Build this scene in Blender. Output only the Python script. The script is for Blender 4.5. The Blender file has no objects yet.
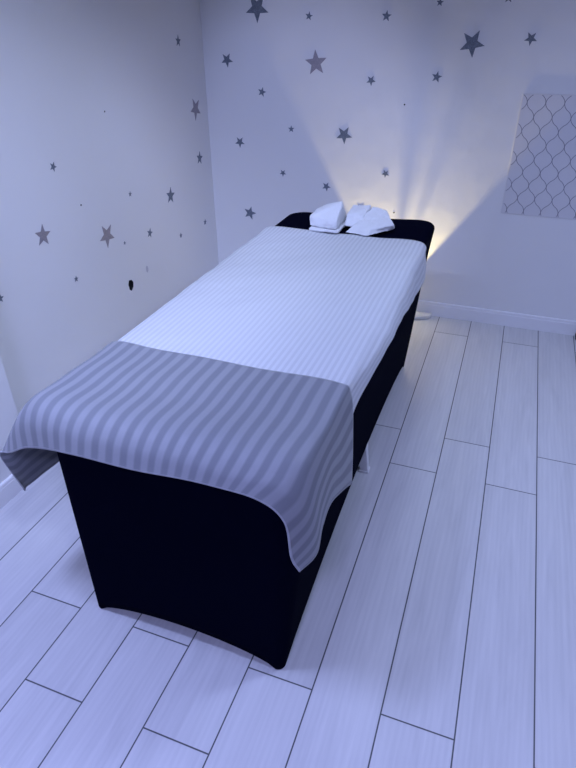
import bpy, bmesh, math, random
from mathutils import Vector, Matrix
random.seed(7)
SC = bpy.context.scene
COL = SC.collection
PI = math.pi

# ---------------------------------------------------------------- camera
cd = bpy.data.cameras.new('camera'); cam = bpy.data.objects.new('camera', cd); COL.objects.link(cam)
F = Vector((-0.29762668, 0.79420515, -0.52977027)); R = Vector((0.93791939, 0.34678168, -0.00704841)); U = Vector((-0.17811675, 0.4989796, 0.84811189))
M = Matrix.Identity(4)
for i in range(3):
    M[i][0] = R[i]; M[i][1] = U[i]; M[i][2] = -F[i]
M.translation = Vector((-0.32506, -3.56186, 1.63032))
cam.matrix_world = M
cd.sensor_fit = 'HORIZONTAL'; cd.sensor_width = 36.0; cd.lens = 36.0 * 579.9 / 576.0
cd.clip_start = 0.05
SC.camera = cam

# ---------------------------------------------------------------- world, lights, exposure
w = bpy.data.worlds.new('world'); SC.world = w; w.use_nodes = True
bg = w.node_tree.nodes['Background']; bg.inputs[0].default_value = (0.36, 0.42, 1.0, 1); bg.inputs[1].default_value = 0.0

def area(name, loc, target, sx, sy, power, color, spread=180):
    l = bpy.data.lights.new(name, 'AREA'); l.shape = 'RECTANGLE'; l.size = sx; l.size_y = sy
    l.energy = power; l.color = color; l.spread = math.radians(spread)
    o = bpy.data.objects.new(name, l); COL.objects.link(o); o.location = loc
    o.rotation_euler = (Vector(target) - Vector(loc)).to_track_quat('-Z', 'Y').to_euler()
    return o
def spot(name, loc, target, size, blend, power, color, r=.08):
    l = bpy.data.lights.new(name, 'SPOT'); l.energy = power; l.color = color; l.spot_size = math.radians(size); l.spot_blend = blend; l.shadow_soft_size = r
    o = bpy.data.objects.new(name, l); COL.objects.link(o); o.location = loc
    o.rotation_euler = (Vector(target) - Vector(loc)).to_track_quat('-Z', 'Y').to_euler()
    return o
# unseen cool ceiling LEDs, fitted for brightness; the spots are added wall fill
area('ceiling_led_entrance', (-.4, -4.3, 2.54), (-.4, -4.3, 0), .35, .35, 32, (.44, .47, 1), 150)
area('ceiling_led_right', (.5, -1.6, 2.54), (.5, -1.6, 0), .35, .35, 19.5, (.48, .58, 1), 135)
area('ceiling_led_left', (-1.6, -2.9, 2.54), (-1.6, -2.9, 0), .35, .35, 16, (.42, .51, 1), 120)
area('ceiling_led_centre', (-.9, -1.3, 2.54), (-.9, -1.3, 0), .35, .35, 3.5, (.54, .67, 1), 100)
spot('back_wall_fill_spot', (-1.3, -2.7, 2.5), (-1.6, 0, .75), 44, .8, 104, (.46, .54, 1))  # added to lift the middle of the back wall, unseen source
spot('left_wall_fill_spot', (-.2, -3.4, 2.5), (-2.1, -1.7, .75), 50, .8, 116, (.57, .66, 1))  # added fill for the left wall, unseen source
spot('cross_room_fill_spot', (.9, -2.6, 2.5), (-2.18, -1.4, .80), 34, .8, 55, (.62, .70, 1))  # added fill thrown across the room onto the left wall
spot('tile_side_fill_spot', (.1, -2.9, 2.5), (-.2, 0, .65), 46, .8, 20, (.52, .58, 1))  # added fill for the wall around the tile panel

SC.view_settings.view_transform = 'Standard'; SC.view_settings.look = 'None'
SC.view_settings.gamma = 1.0; SC.view_settings.use_curve_mapping = False
SC.view_settings.exposure = 0.0

# ---------------------------------------------------------------- helpers
def tag(o, label=None, cat=None, group=None, kind=None):
    if label: o['label'] = label
    if cat: o['category'] = cat
    if group: o['group'] = group
    if kind: o['kind'] = kind
    return o
def link(name, bm, mats, parent=None, smooth=False):
    me = bpy.data.meshes.new(name); bm.normal_update(); bm.to_mesh(me); bm.free()
    for m in (mats if isinstance(mats, (list, tuple)) else [mats]): me.materials.append(m)
    if smooth:
        for p in me.polygons: p.use_smooth = True
    o = bpy.data.objects.new(name, me); COL.objects.link(o)
    if parent: o.parent = parent; o.matrix_parent_inverse = parent.matrix_world.inverted()
    return o
def empty(name, loc):
    o = bpy.data.objects.new(name, None); COL.objects.link(o); o.location = loc; o.empty_display_size = .1
    bpy.context.view_layer.update()
    return o
def box(bm, x0, x1, y0, y1, z0, z1, bevel=0, seg=2, mat=0):
    vs = [bm.verts.new(p) for p in ((x0,y0,z0),(x1,y0,z0),(x1,y1,z0),(x0,y1,z0),(x0,y0,z1),(x1,y0,z1),(x1,y1,z1),(x0,y1,z1))]
    fs = [bm.faces.new([vs[i] for i in q]) for q in ((3,2,1,0),(4,5,6,7),(0,1,5,4),(1,2,6,5),(2,3,7,6),(3,0,4,7))]
    for f in fs: f.material_index = mat
    if bevel:
        es = list({e for f in fs for e in f.edges})
        bmesh.ops.bevel(bm, geom=es, offset=bevel, segments=seg, affect='EDGES', profile=.5)
def cyl(bm, p, q, r0, r1=None, n=20, cap=True):
    r1 = r0 if r1 is None else r1
    p = Vector(p); q = Vector(q); d = (q-p).normalized()
    a = d.orthogonal().normalized(); b = d.cross(a)
    A = [bm.verts.new(p + (a*math.cos(2*PI*i/n)+b*math.sin(2*PI*i/n))*r0) for i in range(n)]
    B = [bm.verts.new(q + (a*math.cos(2*PI*i/n)+b*math.sin(2*PI*i/n))*r1) for i in range(n)]
    for i in range(n):
        bm.faces.new((A[i], A[(i+1)%n], B[(i+1)%n], B[i]))
    if cap: bm.faces.new(A[::-1]); bm.faces.new(B)
def cr(p0, p1, p2, p3, t):
    return 0.5*((2*p1) + (p2-p0)*t + (2*p0-5*p1+4*p2-p3)*t*t + (3*p1-p0-3*p2+p3)*t**3)
def cr_line(P, n):
    """Catmull-Rom through the list P, n samples per span"""
    Q = [P[0]*2-P[1]] + list(P) + [P[-1]*2-P[-2]]
    out = []
    for i in range(len(P)-1):
        for k in range(n):
            out.append(cr(Q[i], Q[i+1], Q[i+2], Q[i+3], k/n))
    out.append(P[-1].copy())
    return out
def cloth(name, rows, nu, nv, mat, fn=None, thick=0.003, uvscale=None, parent=None):
    """rows: control rows of points (Vector); smooth surface with arc-length uv, then a real thickness"""
    R1 = [cr_line([Vector(p) for p in r], nu) for r in rows]
    nc = len(R1[0])
    cols = [cr_line([R1[j][i] for j in range(len(R1))], nv) for i in range(nc)]
    nr = len(cols[0])
    mid = nr//2
    us = [0.0]
    for i in range(1, nc): us.append(us[-1] + (cols[i][mid]-cols[i-1][mid]).length)
    mc = nc//2
    vs_ = [0.0]
    for j in range(1, nr): vs_.append(vs_[-1] + (cols[mc][j]-cols[mc][j-1]).length)
    bm = bmesh.new(); uvl = bm.loops.layers.uv.new('UVMap'); hml = bm.loops.layers.uv.new('HemUV')
    G = []
    for i in range(nc):
        c = []
        for j in range(nr):
            p = cols[i][j]
            if fn: p = fn(p, us[i], vs_[j])
            c.append(bm.verts.new(p))
        G.append(c)
    for i in range(nc-1):
        for j in range(nr-1):
            idx = ((i,j),(i+1,j),(i+1,j+1),(i,j+1))
            f = bm.faces.new([G[a][b] for a, b in idx])
            for l, (a, b) in zip(f.loops, idx):
                l[uvl].uv = (us[a], vs_[b]); l[hml].uv = (min(us[a], us[-1]-us[a]), min(vs_[b], vs_[-1]-vs_[b]))
    bm.normal_update()
    o = link(name, bm, mat, parent, True)
    s = o.modifiers.new('thickness', 'SOLIDIFY'); s.thickness = thick; s.offset = 0
    return o, us[-1], vs_[-1]

# ---------------------------------------------------------------- materials
def new_mat(name):
    m = bpy.data.materials.new(name); m.use_nodes = True
    nt = m.node_tree; return m, nt, nt.nodes['Principled BSDF']
def N(nt, t, **kw):
    n = nt.nodes.new(t)
    for k, v in kw.items(): setattr(n, k, v)
    return n
def math_(nt, op, a, b=None, c=None):
    n = N(nt, 'ShaderNodeMath', operation=op)
    for i, v in enumerate((a, b, c)):
        if v is None: continue
        if isinstance(v, (int, float)): n.inputs[i].default_value = v
        else: nt.links.new(v, n.inputs[i])
    return n.outputs[0]
def mixc(nt, fac, a, b):
    n = N(nt, 'ShaderNodeMix', data_type='RGBA')
    for s, v in ((n.inputs[0], fac), (n.inputs[6], a), (n.inputs[7], b)):
        if isinstance(v, (int, float, tuple)): s.default_value = v
        else: nt.links.new(v, s)
    return n.outputs[2]
def simple(name, col, rough=.5, bump=0, bscale=200, metallic=0, spec=.5, sheen=0):
    m, nt, b = new_mat(name)
    b.inputs['Base Color'].default_value = (*col, 1); b.inputs['Roughness'].default_value = rough
    b.inputs['Metallic'].default_value = metallic; b.inputs['Specular IOR Level'].default_value = spec
    if sheen: b.inputs['Sheen Weight'].default_value = sheen
    if bump:
        tc = N(nt, 'ShaderNodeTexCoord'); no = N(nt, 'ShaderNodeTexNoise'); no.inputs['Scale'].default_value = bscale
        no.inputs['Detail'].default_value = 4
        bp = N(nt, 'ShaderNodeBump'); bp.inputs['Strength'].default_value = bump; bp.inputs['Distance'].default_value = .004
        nt.links.new(tc.outputs['Object'], no.inputs['Vector']); nt.links.new(no.outputs[0], bp.inputs['Height'])
        nt.links.new(bp.outputs[0], b.inputs['Normal'])
    return m

def wall_mat():
    m, nt, b = new_mat('matt_wall_paint')
    tc = N(nt, 'ShaderNodeTexCoord')
    no = N(nt, 'ShaderNodeTexNoise'); no.inputs['Scale'].default_value = 1.6; no.inputs['Detail'].default_value = 3
    nt.links.new(tc.outputs['Object'], no.inputs['Vector'])
    col = mixc(nt, no.outputs[0], (.80, .80, .80, 1), (.85, .85, .85, 1))
    nt.links.new(col, b.inputs['Base Color'])
    b.inputs['Roughness'].default_value = .7; b.inputs['Specular IOR Level'].default_value = .25
    n2 = N(nt, 'ShaderNodeTexNoise'); n2.inputs['Scale'].default_value = 7; n2.inputs['Detail'].default_value = 5
    nt.links.new(tc.outputs['Object'], n2.inputs['Vector'])
    bp = N(nt, 'ShaderNodeBump'); bp.inputs['Strength'].default_value = .25; bp.inputs['Distance'].default_value = .01
    nt.links.new(n2.outputs[0], bp.inputs['Height']); nt.links.new(bp.outputs[0], b.inputs['Normal'])
    return m

def floor_mat():
    m, nt, b = new_mat('pale_oak_laminate')
    tc = N(nt, 'ShaderNodeTexCoord'); sx = N(nt, 'ShaderNodeSeparateXYZ')
    nt.links.new(tc.outputs['Object'], sx.inputs[0]); X, Y = sx.outputs[0], sx.outputs[1]
    kx = math_(nt, 'DIVIDE', X, .2); k = math_(nt, 'FLOOR', kx)
    fx = math_(nt, 'SUBTRACT', kx, k)
    # distance to the long joint, metres
    dx = math_(nt, 'MULTIPLY', math_(nt, 'MINIMUM', fx, math_(nt, 'SUBTRACT', 1.0, fx)), .2)
    par = math_(nt, 'ABSOLUTE', math_(nt, 'MODULO', k, 2.0))       # 0 even plank, 1 odd plank
    off = math_(nt, 'SUBTRACT', -.018, math_(nt, 'MULTIPLY', par, -.018+1.095))
    ky = math_(nt, 'DIVIDE', math_(nt, 'ADD', Y, off), 1.335); j = math_(nt, 'FLOOR', ky)
    fy = math_(nt, 'SUBTRACT', ky, j)
    dy = math_(nt, 'MULTIPLY', math_(nt, 'MINIMUM', fy, math_(nt, 'SUBTRACT', 1.0, fy)), 1.335)
    d = math_(nt, 'MINIMUM', dx, dy)
    groove = math_(nt, 'MINIMUM', math_(nt, 'MULTIPLY', math_(nt, 'SUBTRACT', .0026, math_(nt, 'MINIMUM', d, .0026)), 900.0), 1.0)
    # id per plank
    idv = N(nt, 'ShaderNodeCombineXYZ'); nt.links.new(k, idv.inputs[0]); nt.links.new(j, idv.inputs[1])
    wn = N(nt, 'ShaderNodeTexWhiteNoise', noise_dimensions='3D'); nt.links.new(idv.outputs[0], wn.inputs[0])
    # grain stretched along the plank, shifted per plank
    gv = N(nt, 'ShaderNodeCombineXYZ')
    nt.links.new(math_(nt, 'ADD', math_(nt, 'MULTIPLY', X, 16.0), math_(nt, 'MULTIPLY', wn.outputs[0], 37.0)), gv.inputs[0])
    nt.links.new(math_(nt, 'ADD', math_(nt, 'MULTIPLY', Y, 1.5), math_(nt, 'MULTIPLY', wn.outputs[0], 11.0)), gv.inputs[1])
    g1 = N(nt, 'ShaderNodeTexNoise'); g1.inputs['Scale'].default_value = 1.2; g1.inputs['Detail'].default_value = 6; g1.inputs['Roughness'].default_value = .6; g1.inputs['Distortion'].default_value = 1.1
    nt.links.new(gv.outputs[0], g1.inputs['Vector'])
    wv = N(nt, 'ShaderNodeTexWave', wave_type='BANDS', bands_direction='X'); wv.inputs['Scale'].default_value = 1.1; wv.inputs['Distortion'].default_value = 9; wv.inputs['Detail'].default_value = 3; wv.inputs['Detail Scale'].default_value = .55
    nt.links.new(gv.outputs[0], wv.inputs['Vector'])
    gv2 = N(nt, 'ShaderNodeCombineXYZ'); nt.links.new(math_(nt, 'MULTIPLY', X, 140.0), gv2.inputs[0]); nt.links.new(math_(nt, 'MULTIPLY', Y, 6.0), gv2.inputs[1])
    g2 = N(nt, 'ShaderNodeTexNoise'); g2.inputs['Scale'].default_value = 1.5; g2.inputs['Detail'].default_value = 3
    nt.links.new(gv2.outputs[0], g2.inputs['Vector'])
    s = math_(nt, 'ADD', math_(nt, 'MULTIPLY', g1.outputs[0], .70), math_(nt, 'ADD', math_(nt, 'MULTIPLY', wv.outputs[1], .08), math_(nt, 'MULTIPLY', g2.outputs[0], .13)))
    s = math_(nt, 'MULTIPLY', math_(nt, 'SUBTRACT', s, .22), 2.0); s = math_(nt, 'MINIMUM', math_(nt, 'MAXIMUM', s, 0.0), 1.0)
    base = mixc(nt, s, (.56, .56, .57, 1), (.72, .715, .715, 1))
    tone = math_(nt, 'ADD', .95, math_(nt, 'MULTIPLY', wn.outputs[0], .07))
    hv = N(nt, 'ShaderNodeVectorMath', operation='SCALE'); nt.links.new(base, hv.inputs[0]); nt.links.new(tone, hv.inputs[3])
    col = mixc(nt, math_(nt, 'MULTIPLY', groove, .93), hv.outputs[0], (.035, .04, .05, 1))
    nt.links.new(col, b.inputs['Base Color'])
    b.inputs['Roughness'].default_value = .42; b.inputs['Specular IOR Level'].default_value = .35
    hgt = math_(nt, 'SUBTRACT', math_(nt, 'MULTIPLY', s, .12), groove)
    bp = N(nt, 'ShaderNodeBump'); bp.inputs['Strength'].default_value = .35; bp.inputs['Distance'].default_value = .0015
    nt.links.new(hgt, bp.inputs['Height']); nt.links.new(bp.outputs[0], b.inputs['Normal'])
    return m

def stripe_mat(name, period, duty, ca, cb, rough=(.55, .75), soft=.12, wrinkle=.25, hem=(.55, .56, .60), hemf=.5):
    m, nt, b = new_mat(name)
    uv = N(nt, 'ShaderNodeUVMap'); uv.uv_map = 'UVMap'; sx = N(nt, 'ShaderNodeSeparateXYZ'); nt.links.new(uv.outputs[0], sx.inputs[0])
    kx = math_(nt, 'FRACT', math_(nt, 'DIVIDE', sx.outputs[0], period))
    tri = math_(nt, 'ABSOLUTE', math_(nt, 'SUBTRACT', kx, .5))           # 0..0.5
    s = math_(nt, 'DIVIDE', math_(nt, 'SUBTRACT', tri, duty*.5 - soft*.25), soft*.5)
    s = math_(nt, 'MINIMUM', math_(nt, 'MAXIMUM', s, 0.0), 1.0)
    tc = N(nt, 'ShaderNodeTexCoord')
    col = mixc(nt, s, (*ca, 1), (*cb, 1))
    hu = N(nt, 'ShaderNodeUVMap'); hu.uv_map = 'HemUV'; hs = N(nt, 'ShaderNodeSeparateXYZ'); nt.links.new(hu.outputs[0], hs.inputs[0])
    hm = math_(nt, 'MULTIPLY', math_(nt, 'LESS_THAN', math_(nt, 'MINIMUM', hs.outputs[0], hs.outputs[1]), .0045), hemf)
    col = mixc(nt, hm, col, (*hem, 1))
    nt.links.new(col, b.inputs['Base Color'])
    r = N(nt, 'ShaderNodeMapRange'); nt.links.new(s, r.inputs[0]); r.inputs[3].default_value = rough[0]; r.inputs[4].default_value = rough[1]
    nt.links.new(r.outputs[0], b.inputs['Roughness'])
    b.inputs['Sheen Weight'].default_value = .12; b.inputs['Specular IOR Level'].default_value = .3
    n1 = N(nt, 'ShaderNodeTexNoise'); n1.inputs['Scale'].default_value = 11; n1.inputs['Detail'].default_value = 3
    nt.links.new(tc.outputs['Object'], n1.inputs['Vector'])
    n2 = N(nt, 'ShaderNodeTexNoise'); n2.inputs['Scale'].default_value = 500
    nt.links.new(tc.outputs['Object'], n2.inputs['Vector'])
    h = math_(nt, 'ADD', n1.outputs[0], math_(nt, 'ADD', math_(nt, 'MULTIPLY', n2.outputs[0], .02), math_(nt, 'MULTIPLY', s, .03)))
    bp = N(nt, 'ShaderNodeBump'); bp.inputs['Strength'].default_value = wrinkle; bp.inputs['Distance'].default_value = .02
    nt.links.new(h, bp.inputs['Height']); nt.links.new(bp.outputs[0], b.inputs['Normal'])
    return m

def glitter_mat(name, ca, cb):
    m, nt, b = new_mat(name)
    tc = N(nt, 'ShaderNodeTexCoord'); vo = N(nt, 'ShaderNodeTexVoronoi'); vo.inputs['Scale'].default_value = 160
    nt.links.new(tc.outputs['Object'], vo.inputs['Vector'])
    no = N(nt, 'ShaderNodeTexNoise'); no.inputs['Scale'].default_value = 60; nt.links.new(tc.outputs['Object'], no.inputs['Vector'])
    f = math_(nt, 'MULTIPLY', no.outputs[0], math_(nt, 'MULTIPLY', vo.outputs[0], 2.0))
    col = mixc(nt, f, (*ca, 1), (*cb, 1)); nt.links.new(col, b.inputs['Base Color'])
    b.inputs['Roughness'].default_value = .5; b.inputs['Metallic'].default_value = .15
    return m

M_wall = wall_mat(); M_floor = floor_mat()
M_base = simple('white_gloss_trim', (.86, .86, .88), .35)
M_ceil = simple('ceiling_paint', (.22, .22, .24), .9)  # unseen ceiling, kept dark to cut bounce onto the wall tops
M_side = simple('dark_unseen_wall', (.28, .28, .30), .8)  # unseen right and front walls, darkened to cut bounce light
M_black = simple('black_stretch_fabric', (.0009, .0015, .0085), 1.0, .1, 600, spec=.02)
M_white_metal = simple('white_powder_coat', (.78, .78, .78), .35)
M_vinyl = simple('black_vinyl', (.02, .02, .022), .45)
M_sheet = stripe_mat('white_satin_stripe', .019, .5, (.66, .675, .69), (.57, .585, .60), (.5, .75), .3, .22)
M_blanket = stripe_mat('grey_satin_stripe', .041, .5, (.29, .30, .325), (.205, .215, .24), (.5, .75), .3, .2)
M_towel = simple('white_terry', (.80, .81, .82), .95, .7, 260, spec=.1, sheen=.3)
M_star_dark = glitter_mat('slate_glitter', (.10, .125, .165), (.21, .24, .30))
M_star_mauve = glitter_mat('mauve_glitter', (.27, .25, .29), (.36, .33, .37))
M_hole = simple('dark_hole', (.006, .006, .008), .9)
M_tile = simple('white_tile_panel', (.72, .715, .74), .4)
M_grout = simple('grey_tile_joint', (.26, .26, .31), .7)
M_dark = simple('dark_rubber', (.03, .03, .035), .6)
M_lampm = simple('black_lamp_metal', (.03, .03, .03), .45, metallic=.6)
M_cord = simple('white_cord', (.7, .7, .68), .5)

# ---------------------------------------------------------------- room shell
XL, XP, YP = -2.182, -2.002, -2.153        # left wall, pier face, pier edge
XR, YF, ZC = 1.35, -4.9, 2.56
bm = bmesh.new(); box(bm, XL-.15, XR+.15, YF-.15, .15, -.1, 0); tag(link('floor', bm, M_floor), kind='structure')
bm = bmesh.new(); box(bm, XL-.15, XR+.15, YF-.15, .15, ZC, ZC+.1); tag(link('ceiling', bm, M_ceil), kind='structure')
bm = bmesh.new(); box(bm, XL-.15, XR+.15, 0, .12, 0, ZC)
wall_back = tag(link('wall_back', bm, M_wall), kind='structure')
bm = bmesh.new(); box(bm, XR, XR+.12, YF, 0, 0, ZC); tag(link('wall_right', bm, M_side), kind='structure')
bm = bmesh.new(); box(bm, XL-.15, XR+.15, YF-.12, YF, 0, ZC); tag(link('wall_front', bm, M_side), kind='structure')

# left wall with a real round hole (cable outlet) and the thicker pier nearer the door
HY, HZ, HR = -1.055, .408, .0225
bm = bmesh.new()
def q4(y0, y1, z0, z1, x=XL):
    bm.faces.new([bm.verts.new((x, a, b)) for a, b in ((y0, z0), (y1, z0), (y1, z1), (y0, z1))])
s = .06
q4(YP, HY-s, 0, ZC); q4(HY+s, 0, 0, ZC); q4(HY-s, HY+s, 0, HZ-s); q4(HY-s, HY+s, HZ+s, ZC)
n = 32; inn = []; out = []; deep = []
for i in range(n):
    a = 2*PI*i/n + PI/4; c_, s_ = math.cos(a), math.sin(a)
    m_ = max(abs(c_), abs(s_)); wob = 1 + .07*math.sin(3*a+1) + .04*math.sin(7*a)
    inn.append(bm.verts.new((XL, HY+c_*HR*wob, HZ+s_*HR*1.35*wob)))
    out.append(bm.verts.new((XL, HY+c_/m_*s, HZ+s_/m_*s)))
    deep.append(bm.verts.new((XL-.06, HY+c_*HR*wob, HZ+s_*HR*1.35*wob)))
for i in range(n):
    j = (i+1) % n
    bm.faces.new((out[i], out[j], inn[j], inn[i]))
    f = bm.faces.new((inn[i], inn[j], deep[j], deep[i])); f.material_index = 1
f = bm.faces.new(deep); f.material_index = 1
box(bm, XL-.14, XL-.07, YP, .0, 0, ZC)
box(bm, XL-.14, XP, YF, YP, 0, ZC, .006, 3)
bmesh.ops.recalc_face_normals(bm, faces=bm.faces)
wall_left = tag(link('wall_left', bm, [M_wall, M_hole]), kind='structure')

def disc_decal(name, parent, c, r, ax, mat, th=.0012):
    bm = bmesh.new()
    if ax == 'y': cyl(bm, (c[0], -.0002, c[2]), (c[0], -th, c[2]), r, n=14)
    else: cyl(bm, (XL+.0002, c[1], c[2]), (XL+th, c[1], c[2]), r, n=14)
    return link(name, bm, mat, parent)
for c, r in (((-.954, 0, 1.235), .0042), ((-.959, 0, .637), .0046)):
    disc_decal('nail_hole', wall_back, c, r, 'y', M_hole)
for c, r in (((XL, -1.045, 1.277), .0038), ((XL, -1.335, .913), .0040)):
    disc_decal('nail_hole', wall_left, c, r, 'x', M_hole)
M_smudge = simple('wall_smudge', (.56, .55, .60), .8)
bm = bmesh.new()
vs = [bm.verts.new((XL+.0012, -.885+.011*math.cos(2*PI*i/16), .439+.020*math.sin(2*PI*i/16))) for i in range(16)]
bm.faces.new(vs); link('paint_smudge', bm, M_smudge, wall_left)

def baseboard(name, p, q, nrm, h=.0915):
    """profiled skirting from p to q (xy), standing proud along nrm"""
    p, q, nrm = Vector((*p, 0)), Vector((*q, 0)), Vector((*nrm, 0))
    prof = [(0, 0), (.014, 0), (.014, h-.018), (.0115, h-.014), (.0135, h-.008), (.011, h-.001), (.006, h), (0, h)]
    bm = bmesh.new(); A = [bm.verts.new(p + nrm*a + Vector((0, 0, b))) for a, b in prof]; B = [bm.verts.new(q + nrm*a + Vector((0, 0, b))) for a, b in prof]
    n = len(prof)
    for i in range(n): bm.faces.new((A[i], B[i], B[(i+1)%n], A[(i+1)%n]))
    bm.faces.new(A[::-1]); bm.faces.new(B); bmesh.ops.recalc_face_normals(bm, faces=bm.faces)
    return tag(link(name, bm, M_base), kind='structure')
baseboard('baseboard_back', (XL+.014, 0), (XR, 0), (0, -1))
baseboard('baseboard_left', (XL, -.0), (XL, YP+.014), (1, 0))
baseboard('baseboard_pier', (XP, YP+.014), (XP, YF), (1, 0))
baseboard('baseboard_return', (XL+.014, YP), (XP, YP), (0, 1))
baseboard('baseboard_right', (XR, -.014), (XR, YF), (-1, 0))

# recessed ceiling LED fittings (out of the frame, above)
def panel(x, y, sz, label):
    t = empty('ceiling_light', (x, y, ZC)); tag(t, label, 'ceiling light', 'square ceiling lights')
    bm = bmesh.new()
    h = sz/2
    for a in ((x-h-.03, x+h+.03, y-h-.03, y-h), (x-h-.03, x+h+.03, y+h, y+h+.03), (x-h-.03, x-h, y-h, y+h), (x+h, x+h+.03, y-h, y+h)):
        box(bm, *a, ZC-.014, ZC-.001)
    link('frame', bm, M_white_metal, t)

# ---------------------------------------------------------------- massage table
TX0, TX1, TY0, TY1, TZ = -1.397, -.640, -2.625, -.600, .772
tb = empty('massage_table', ((TX0+TX1)/2, -1.63, 0))
tag(tb, 'massage table in a black fitted stretch cover, a white leg showing under its side', 'massage table')
bm = bmesh.new(); box(bm, TX0+.03, TX1-.03, TY0+.03, TY1-.03, TZ-.075, TZ-.008, .02, 3); link('tabletop', bm, M_vinyl, tb, True)
bm = bmesh.new()
box(bm, TX0+.06, TX1-.06, TY0+.07, TY1-.07, TZ-.13, TZ-.078, .004, 1); link('frame', bm, M_white_metal, tb)
for lx, ly in ((-1.322, -2.585), (-.735, -2.585), (-1.322, -.76), (-.735, -.76), (-1.330, -1.64), (-.692, -1.66)):
    bm = bmesh.new(); before = set(bm.verts); box(bm, lx-.017, lx+.017, ly-.017, ly+.017, .012, TZ-.131, .003, 2)
    for v in bm.verts: v.co.x += (-.1 if lx > -1.03 else .1)*(v.co.z-.012)
    box(bm, lx-.021, lx+.021, ly-.021, ly+.021, 0, .0115, .003, 2)
    link('leg', bm, M_white_metal, tb)

# fitted stretch cover: four foot pockets, hem arched up between the feet
def cover():
    bm = bmesh.new()
    bot = (-1.356, -.697, -2.632, -.718); top = (TX0, TX1, TY0, TY1)
    nS = (26, 60); rc = 8
    def perim(rect, r):
        x0, x1, y0, y1 = rect; P = []
        def arc(cx, cy, a0):
            for i in range(rc): 
                a = a0 + (PI/2)*(i/(rc-1)); P.append((cx+r*math.cos(a), cy+r*math.sin(a), 'c', 0))
        arc(x0+r, y0+r, PI)
        for i in range(1, nS[0]): t = i/nS[0]; P.append((x0+r+(x1-x0-2*r)*t, y0, 'f', t))
        arc(x1-r, y0+r, 1.5*PI)
        for i in range(1, nS[1]): t = i/nS[1]; P.append((x1, y0+r+(y1-y0-2*r)*t, 'r', t))
        arc(x1-r, y1-r, 0)
        for i in range(1, nS[0]): t = i/nS[0]; P.append((x1-r-(x1-x0-2*r)*t, y1, 'b', t))
        arc(x0+r, y1-r, PI/2)
        for i in range(1, nS[1]): t = i/nS[1]; P.append((x0, y1-r-(y1-y0-2*r)*t, 'l', t))
        return P
    B = perim(bot, .024); T = perim(top, .085)
    nz = 26; rings = []
    for k in range(nz+1):
        s = k/nz; ring = []
        for (bx, by, sd, t), (tx, ty, _, _) in zip(B, T):
            arch = {'c': 0, 'f': .055, 'b': .055, 'r': .135, 'l': .135}[sd]
            ar = arch * (4*t*(1-t))**.62 if sd != 'c' else 0
            zt = TZ - .022
            z = .004 + ar + (zt - .004 - ar)*s
            h = (z-.004)/(zt-.004)
            # tight over the frame near the top, slack pulled inward lower down
            e = h**.9
            x = bx + (tx-bx)*e; y = by + (ty-by)*e
            pull = .007*math.sin(PI*min(1, h*1.02))*(4*t*(1-t) if sd != 'c' else 0)
            if sd == 'f': y += pull*.5
            if sd == 'b': y -= pull
            if sd == 'r': x -= pull
            if sd == 'l': x += pull
            ring.append(bm.verts.new((x, y, z)))
        rings.append(ring)
    n = len(B)
    # rounded top edge then flat top
    cx, cy = (TX0+TX1)/2, (TY0+TY1)/2
    for dr, z in ((.003, TZ-.012), (.009, TZ-.005), (.019, TZ-.001), (.04, TZ), (.2, TZ)):
        ring = []
        for (tx, ty, _, _) in T:
            sx = (TX1-TX0-2*dr)/(TX1-TX0); sy = (TY1-TY0-2*dr)/(TY1-TY0)
            ring.append(bm.verts.new((cx+(tx-cx)*sx, cy+(ty-cy)*sy, z)))
        rings.append(ring)
    for a, b in zip(rings, rings[1:]):
        for i in range(n):
            j = (i+1) % n; bm.faces.new((a[i], a[j], b[j], b[i]))
    bm.faces.new(rings[-1])
    for v in bm.verts:                               # head end corner stretched up and outward by the padding
        if v.co.z > .55:
            d2 = ((v.co.x-TX1)/.22)**2 + ((v.co.y-TY1)/.16)**2; g = math.exp(-d2)*((v.co.z-.55)/(TZ-.55))**2
            v.co.z += .014*g; v.co.x += .012*g; v.co.y += .012*g
    # hem turned inward for thickness
    inner = []
    for v in rings[0]:
        inner.append(bm.verts.new((v.co.x + (cx-v.co.x)*.012/abs(.33), v.co.y + (.006 if v.co.y < cy else -.006), v.co.z+.006)))
    for i in range(n):
        j = (i+1) % n; bm.faces.new((rings[0][j], rings[0][i], inner[i], inner[j]))
    bmesh.ops.recalc_face_normals(bm, faces=bm.faces)
    return link('fitted_cover', bm, M_black, tb, True)
cover()

# ---------------------------------------------------------------- white striped sheet
def wr(p, u, v):
    a = .0018*math.sin(u*23+v*3.1) + .0015*math.sin(v*17+u*9) + .0012*math.sin((u*.8+v)*41)
    a *= min(1, max(0, (-2.02-p.y)/-.2))
    side = min(1, max(0, (p.x+.65)/.03)) + min(1, max(0, (-1.40-p.x)/.02))
    b = side*min(1, max(0, (-2.12-p.y)/-.15))*(.0022 + .0014*math.sin(p.y*17+1) + .0008*math.sin(p.y*41))*(1 if p.x > -1 else -1)
    return p + Vector((b, 0, a))
yS = (-.945, -1.05, -1.25, -1.5, -1.75, -2.0, -2.2, -2.29)
hz = (.670, .640, .645, .685, .712, .712, .690, .64)
hx = (-.622, -.617, -.613, -.612, -.611, -.612, -.628, -.634)
rows = []
zt = TZ + .008
for i, y in enumerate(yS):
    b = .004*math.sin(i*2.1)
    rows.append([(-1.434+b, y, .60), (-1.426, y, .70), (-1.413, y, zt-.020), (-1.378, y, zt), (-1.2, y+.004*math.sin(i), zt), (-1.0, y, zt), (-.8, y, zt),
                 (-.672, y, zt), (-.634 - (.012 if i > 6 else .006 if i == 6 else 0), y, zt-.018), (hx[i]-.009, y, (zt+hz[i])/2), (hx[i]+b*.7, y+.01, hz[i])])
sheet, _, _ = cloth('bed_sheet', rows, 7, 12, M_sheet, wr, .0025)
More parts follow.
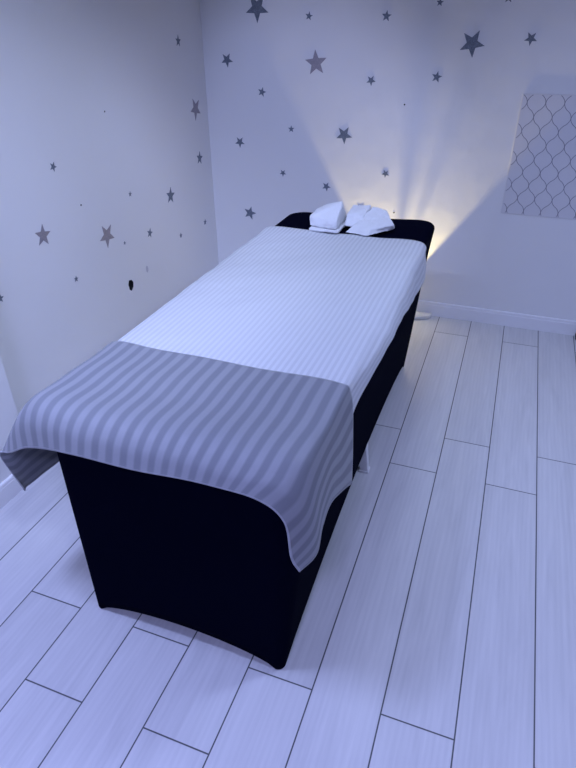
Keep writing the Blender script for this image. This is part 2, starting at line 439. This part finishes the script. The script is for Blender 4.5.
tag(sheet, 'white satin-striped sheet spread along the massage table, hanging over its long side', 'sheet')

# ---------------------------------------------------------------- grey striped blanket
zb = TZ + .0155
rows = [
 [(-1.50,-2.245,.42),(-1.47,-2.245,.60),(-1.428,-2.245,.745),(-1.382,-2.245,zb),(-1.23,-2.245,zb),(-1.04,-2.245,zb),(-.84,-2.245,zb),(-.675,-2.245,zb),(-.634,-2.245,zb-.026),(-.622,-2.24,.60),(-.617,-2.235,.425)],
 [(-1.545,-2.36,.41),(-1.505,-2.36,.60),(-1.438,-2.36,.74),(-1.386,-2.36,zb),(-1.23,-2.36,zb),(-1.04,-2.36,zb),(-.84,-2.36,zb),(-.675,-2.36,zb),(-.634,-2.36,zb-.030),(-.620,-2.36,.62),(-.613,-2.37,.515)],
 [(-1.555,-2.47,.41),(-1.515,-2.47,.60),(-1.452,-2.47,.735),(-1.392,-2.47,zb),(-1.23,-2.47,zb),(-1.04,-2.47,zb),(-.84,-2.47,zb),(-.675,-2.47,zb),(-.634,-2.47,zb-.034),(-.618,-2.47,.66),(-.612,-2.49,.575)],
 [(-1.565,-2.545,.41),(-1.53,-2.55,.60),(-1.475,-2.565,.72),(-1.40,-2.585,zb+.002),(-1.23,-2.59,zb+.002),(-1.04,-2.59,zb+.002),(-.84,-2.59,zb+.002),(-.685,-2.585,zb),(-.634,-2.575,zb-.040),(-.617,-2.56,.65),(-.612,-2.562,.565)],
 [(-1.565,-2.575,.412),(-1.55,-2.60,.57),(-1.485,-2.625,.685),(-1.395,-2.642,.755),(-1.23,-2.650,.762),(-1.04,-2.652,.762),(-.85,-2.651,.762),(-.70,-2.645,.752),(-.642,-2.638,.695),(-.618,-2.625,.60),(-.611,-2.610,.515)],
 [(-1.552,-2.592,.415),(-1.565,-2.625,.572),(-1.485,-2.652,.628),(-1.39,-2.662,.680),(-1.23,-2.676,.706),(-1.04,-2.679,.712),(-.86,-2.678,.722),(-.735,-2.675,.712),(-.672,-2.672,.66),(-.654,-2.674,.550),(-.634,-2.672,.510)],
]
def wb(p, u, v):
    a = .002*math.sin(u*19+v*7) + .0015*math.sin(v*31+u*5)
    return p + Vector((0, -a*.4, a))
bl, bu, bv = cloth('blanket', rows, 9, 10, M_blanket, wb, .004)
tag(bl, 'grey satin-striped blanket folded over the foot end of the massage table', 'blanket')
# ---------------------------------------------------------------- folded towels
def blob(name, sections, mat, nseg=20, parent=None):
    """closed soft body lofted through sections: (centre, half width vec, half height vec, squareness)"""
    bm = bmesh.new(); rings = []
    C = cr_line([Vector(s_[0]) for s_ in sections], 6); W = cr_line([Vector(s_[1]) for s_ in sections], 6); H = cr_line([Vector(s_[2]) for s_ in sections], 6)
    for c, w_, h_ in zip(C, W, H):
        r = []
        for i in range(nseg):
            a = 2*PI*i/nseg; ca, sa = math.cos(a), math.sin(a)
            e = .62
            r.append(bm.verts.new(c + w_*(math.copysign(abs(ca)**e, ca)) + h_*(math.copysign(abs(sa)**e, sa))))
        rings.append(r)
    for a, b in zip(rings, rings[1:]):
        for i in range(nseg):
            j = (i+1) % nseg; bm.faces.new((a[i], a[j], b[j], b[i]))
    bm.faces.new(rings[0][::-1]); bm.faces.new(rings[-1])
    bmesh.ops.recalc_face_normals(bm, faces=bm.faces)
    return link(name, bm, mat, parent, True)
def sheet_fold(name, poly, z0, th, mat, parent):
    """folded pad: outline (x, y, height) list, rounded edges"""
    bm = bmesh.new()
    lo = [bm.verts.new((x, y, z0(x, y))) for x, y, h in poly]; hi = [bm.verts.new((x, y, z0(x, y)+th+h)) for x, y, h in poly]
    n = len(poly)
    bm.faces.new(lo[::-1]); bm.faces.new(hi)
    for i in range(n): bm.faces.new((lo[i], lo[(i+1)%n], hi[(i+1)%n], hi[i]))
    bmesh.ops.recalc_face_normals(bm, faces=bm.faces)
    return bm
tz = TZ + .0105
# towels are described by their outlines as seen on the table; built as real folded pads
tw = empty('folded_towel', (-1.12, -.86, tz)); tag(tw, 'white terry towel folded in a wedge, left one at the table head', 'towel', 'towels at the head of the table')
def pad(name, top, bottom, parent, round_=.012):
    """hexahedral fold: top and bottom corner loops, subdivided and softened"""
    bm = bmesh.new(); n = len(top)
    a = [bm.verts.new(p) for p in bottom]; b = [bm.verts.new(p) for p in top]
    bm.faces.new(a[::-1]); bm.faces.new(b)
    for i in range(n): bm.faces.new((a[i], a[(i+1)%n], b[(i+1)%n], b[i]))
    bmesh.ops.recalc_face_normals(bm, faces=bm.faces)
    bmesh.ops.triangulate(bm, faces=list(bm.faces))
    o = link(name, bm, M_towel, parent, True)
    r_ = o.modifiers.new('knit', 'REMESH'); r_.mode = 'VOXEL'; r_.voxel_size = .005; r_.use_smooth_shade = True
    sm = o.modifiers.new('soft', 'SMOOTH'); sm.factor = .6; sm.iterations = int(round_*450)
    tx = bpy.data.textures.new('terry_folds', 'CLOUDS'); tx.noise_scale = .05
    d = o.modifiers.new('lumps', 'DISPLACE'); d.texture = tx; d.strength = .014; d.texture_coords = 'GLOBAL'
    return o
# left towel: wedge with a tall ridge on its right, low loose fold underneath
pad('upper_fold', [(-1.195,-.93,tz+.060),(-1.053,-.955,tz+.056),(-1.056,-.84,tz+.126),(-1.19,-.80,tz+.072)],
    [(-1.190,-.945,tz+.018),(-1.053,-.960,tz+.016),(-1.053,-.77,tz+.016),(-1.195,-.77,tz+.018)], tw, .010)
pad('lower_fold', [(-1.185,-.960,tz+.016),(-1.04,-.972,tz+.014),(-1.04,-.77,tz+.014),(-1.19,-.77,tz+.016)],
    [(-1.185,-.960,tz+.002),(-1.04,-.972,tz+.002),(-1.04,-.77,tz+.002),(-1.19,-.77,tz+.002)], tw, .006)
tw2 = empty('folded_towel', (-.90, -.84, tz)); tag(tw2, 'white terry towel folded to a point, right one at the table head', 'towel', 'towels at the head of the table')
pad('middle_fold', [(-1.036,-.84,tz+.066),(-.95,-.85,tz+.064),(-.94,-.74,tz+.088),(-1.036,-.74,tz+.082)],
    [(-1.036,-.885,tz+.016),(-.95,-.90,tz+.016),(-.94,-.71,tz+.010),(-1.036,-.71,tz+.010)], tw2, .010)
pad('upper_fold', [(-.985,-.91,tz+.030),(-.90,-.945,tz+.024),(-.80,-.85,tz+.035),(-.86,-.77,tz+.082),(-.93,-.76,tz+.088)],
    [(-1.015,-.955,tz+.006),(-.90,-.975,tz+.004),(-.80,-.83,tz+.008),(-.86,-.72,tz+.006),(-.95,-.72,tz+.006)], tw2, .010)

# ---------------------------------------------------------------- star stickers
def star(axis, c, r, deg, mat, label, group):
    bm = bmesh.new(); pts = []
    for i in range(10):
        a = math.radians(deg + 36*i); rr = r if i % 2 == 0 else r*.42
        pts.append((rr*math.cos(a), rr*math.sin(a)))
    th = .0012
    if axis == 'b': f = lambda u, v, t: (u, -t, v)
    else: f = lambda u, v, t: (t, u, v)
    lo = [bm.verts.new(f(u, v, .0)) for u, v in pts]; hi = [bm.verts.new(f(u, v, th)) for u, v in pts]
    bm.faces.new(lo[::-1]); bm.faces.new(hi)
    for i in range(10): bm.faces.new((lo[i], lo[(i+1)%10], hi[(i+1)%10], hi[i]))
    bmesh.ops.recalc_face_normals(bm, faces=bm.faces)
    o = link('star_sticker', bm, mat)
    o.location = (c[0], -.0004, c[2]) if axis == 'b' else (XL+.0004, c[1], c[2])
    tag(o, label, 'star sticker', group)
D_, V_ = M_star_dark, M_star_mauve
GB, GL = 'star stickers on the back wall', 'star stickers on the left wall'
for x, z, r, deg, m_, lab in (
 (-1.826,1.697,.0721,-90,D_,'large dark glitter star sticker high on the back wall, cut by the top edge'),
 (-1.519,1.656,.0223,80,D_,'tiny grey star sticker directly above the large mauve star on the back wall'),
 (-1.090,1.652,.0271,85,D_,'small dark star sticker near the top edge, up and right of the mauve star'),
 (-.821,1.708,.0190,85,D_,'tiny star sticker touching the top edge, above and left of the big slate star'),
 (-.492,1.723,.0236,90,D_,'star sticker mostly cut by the top edge, only two lower points showing'),
 (-.636,1.529,.0651,-9,D_,'big slate blue glitter star sticker on the upper right of the back wall'),
 (-.356,1.551,.0320,-92,D_,'rightmost star sticker on the back wall, small, above the tile panel'),
 (-2.029,1.441,.0395,-85,D_,'dark star sticker with its point down, high beside the room corner on the back wall'),
 (-1.475,1.432,.0668,95,V_,'large mauve star sticker on the back wall, the only pale one there'),
 (-1.152,1.350,.0275,60,D_,'small dark star sticker just right of and below the mauve star'),
 (-.795,1.374,.0288,80,D_,'small grey star sticker just below and left of the big slate star'),
 (-1.810,1.276,.0276,75,D_,'small star sticker below and left of the mauve star, upper one of the left cluster'),
 (-1.625,1.080,.0208,90,D_,'tiny star sticker directly left of the medium glitter star above the towels'),
 (-1.294,1.062,.0507,-13,D_,'medium slate glitter star sticker on the back wall above the folded towels'),
 (-1.970,.989,.0339,-90,D_,'small dark star sticker at mid height near the room corner on the back wall'),
 (-1.682,.821,.0224,-90,D_,'tiny star sticker above the left head corner of the table'),
 (-1.394,.759,.0288,-80,D_,'small dark star sticker just above the left towel, by the edge of the lamp glow'),
 (-1.030,.861,.0243,-95,D_,'small dark star sticker inside the lamp glow above the right towel'),
 (-1.921,.548,.0453,75,D_,'lowest star sticker on the back wall, left of the black head end of the table'),
 (-1.167,.640,.0333,-90,V_,'star sticker half hidden behind the top of the towels')):
    star('b', (x, 0, z), r, deg, m_, lab, GB)
for y, z, r, deg, m_, lab in (
 (-.290,1.545,.0296,95,D_,'topmost star sticker on the left wall, small, near the corner'),
 (-.155,1.189,.0648,-90,V_,'large star sticker with its point down on the left wall right beside the corner'),
 (-.156,.909,.0405,90,D_,'small star sticker on the left wall by the corner, below the large point-down one'),
 (-1.465,1.109,.0213,70,D_,'small grey star sticker alone at the upper left of the left wall'),
 (-.941,.871,.0146,90,D_,'speck sized star sticker on the left wall, left of the dark upright star'),
 (-.546,.770,.0480,90,D_,'dark upright narrow star sticker at mid height of the left wall'),
 (-1.615,.853,.0489,90,V_,'large mauve star sticker pointing up, leftmost large one on the left wall'),
 (-1.186,.724,.0623,-88,V_,'largest mauve star sticker on the left wall, point down, above the round hole'),
 (-1.053,.644,.0102,90,D_,'speck sized star sticker just right of the largest mauve star on the left wall'),
 (-.809,.625,.0279,80,D_,'small grey star sticker up and right of the round hole in the left wall'),
 (-.479,.512,.0173,90,D_,'speck sized star sticker below the dark upright star on the left wall'),
 (-.154,.505,.0214,90,D_,'tiny star sticker lowest by the corner on the left wall'),
 (-1.470,.599,.0154,90,D_,'tiny star sticker below the two mauve stars, left of the round hole'),
 (-1.926,.687,.0196,90,D_,'small dark star sticker cut by the left edge of the picture')):
    star('l', (0, y, z), r, deg-11, m_, lab, GL)

# ---------------------------------------------------------------- lantern tile panel
def tile_panel():
    x0, x1, z0, z1 = -.345, .36, .69, 1.307
    bm = bmesh.new(); box(bm, x0, x1, -.004, -.0002, z0, z1, .0008, 1)
    W, H = .0905, .1385                        # cell width, full period
    wd = .0022
    def inside(p): return x0+.003 < p[0] < x1-.003 and z0+.003 < p[1] < z1-.003
    for k in range(-1, 10):
        for sgn in (0,):
            xc = x0 + .012 + W*k*.5 + 0
        xc = x0 + .0055 + W*.5*k*1.0
        prev = None; n = 240
        for i in range(n+1):
            z = z0 + (z1-z0)*i/n
            ph = 2*PI*(z-z0+.012)/H + (PI if k % 2 else 0)
            s_ = math.sin(ph); s_ = math.copysign(abs(s_)**.82, s_)
            x = xc + W*.25*s_*.98
            if prev and inside(prev) and inside((x, z)):
                a = Vector((x-prev[0], z-prev[1])); nn = Vector((-a.y, a.x)).normalized()*wd/2*1.4
                f = bm.faces.new([bm.verts.new((prev[0]+nn.x, -.0046, prev[1]+nn.y)), bm.verts.new((x+nn.x, -.0046, z+nn.y)), bm.verts.new((x-nn.x, -.0046, z-nn.y)), bm.verts.new((prev[0]-nn.x, -.0046, prev[1]-nn.y))])
                f.material_index = 1
            prev = (x, z)
    o = link('tile_panel', bm, [M_tile, M_grout])
    return tag(o, 'pale panel of lantern shaped tiles with thin grey joints on the back wall', 'tile panel')
tile_panel()

# ---------------------------------------------------------------- uplight on the floor behind the head of the table
LX, LY = -.937, -.060
lamp = empty('uplight_lamp', (LX, LY, 0)); tag(lamp, 'warm floor uplight hidden behind the head end of the table, washing the back wall', 'lamp')
bm = bmesh.new(); cyl(bm, (LX, LY, 0), (LX, LY, .012), .045, n=28); link('base', bm, M_lampm, lamp)
bm = bmesh.new(); cyl(bm, (LX, LY, .0125), (LX, LY, .05), .030, .034, n=28); link('housing', bm, M_lampm, lamp)
M_em, nt, b = new_mat('warm_led'); b.inputs['Emission Color'].default_value = (1, .72, .36, 1); b.inputs['Emission Strength'].default_value = 45
bm = bmesh.new(); cyl(bm, (LX, LY, .0505), (LX, LY, .052), .026, n=24); link('lens', bm, M_em, lamp)
sl = bpy.data.lights.new('warm_uplight', 'SPOT'); sl.energy = 78; sl.color = (1.0, .81, .36); sl.spot_size = math.radians(68); sl.spot_blend = .22; sl.shadow_soft_size = .0035
so = bpy.data.objects.new('warm_uplight', sl); COL.objects.link(so); so.location = (LX, LY, .058)
so.rotation_euler = Vector((.04, .05, 1)).to_track_quat('-Z', 'Y').to_euler(); so.parent = lamp
bm = bmesh.new()
for a, hw in ((1.8, .0013), (4.8, .0007), (13.5, .0010)):    # wires added over the lens to cast dark streaks in the beam
    d = Vector((math.sin(math.radians(a)), .06, math.cos(math.radians(a))))*.06; c = Vector((LX, LY, .058)) + d
    cyl(bm, c + Vector((0, -.03, 0)), c + Vector((0, .03, .004)), hw, n=8)
link('streak_wire', bm, M_lampm, lamp)
so.matrix_parent_inverse = lamp.matrix_world.inverted()

# ---------------------------------------------------------------- small things on the floor
bm = bmesh.new()
vs = [(-.86,-.03,.002),(-.78,-.022,.004),(-.70,-.026,.006),(-.648,-.034,.010),(-.66,-.075,.008),(-.72,-.11,.004),(-.78,-.14,.002),(-.86,-.16,.002)]
a = [bm.verts.new((x, y, .001)) for x, y, z in vs]; b_ = [bm.verts.new((x, y, z+.016)) for x, y, z in vs]
cc = bm.verts.new((-.76, -.075, .034)); cm = bm.verts.new((-.70, -.060, .020))
for i in range(8):
    bm.faces.new((a[i], a[(i+1)%8], b_[(i+1)%8], b_[i])); bm.faces.new((b_[i], b_[(i+1)%8], cc))
bm.verts.remove(cm); bm.faces.new(a[::-1]); bmesh.ops.recalc_face_normals(bm, faces=bm.faces)
o = link('cleaning_cloth', bm, M_cord, None, False)
bv = o.modifiers.new('soft', 'BEVEL'); bv.width = .004; bv.segments = 2
tag(o, 'crumpled pale cloth on the floor by the baseboard behind the table', 'cloth')
bm = bmesh.new(); box(bm, .207, .30, -.085, -.018, .0005, .034, .010, 3)
o = link('door_stop', bm, M_dark, None, True); tag(o, 'small dark lump on the floor against the baseboard at the right edge', 'doorstop')
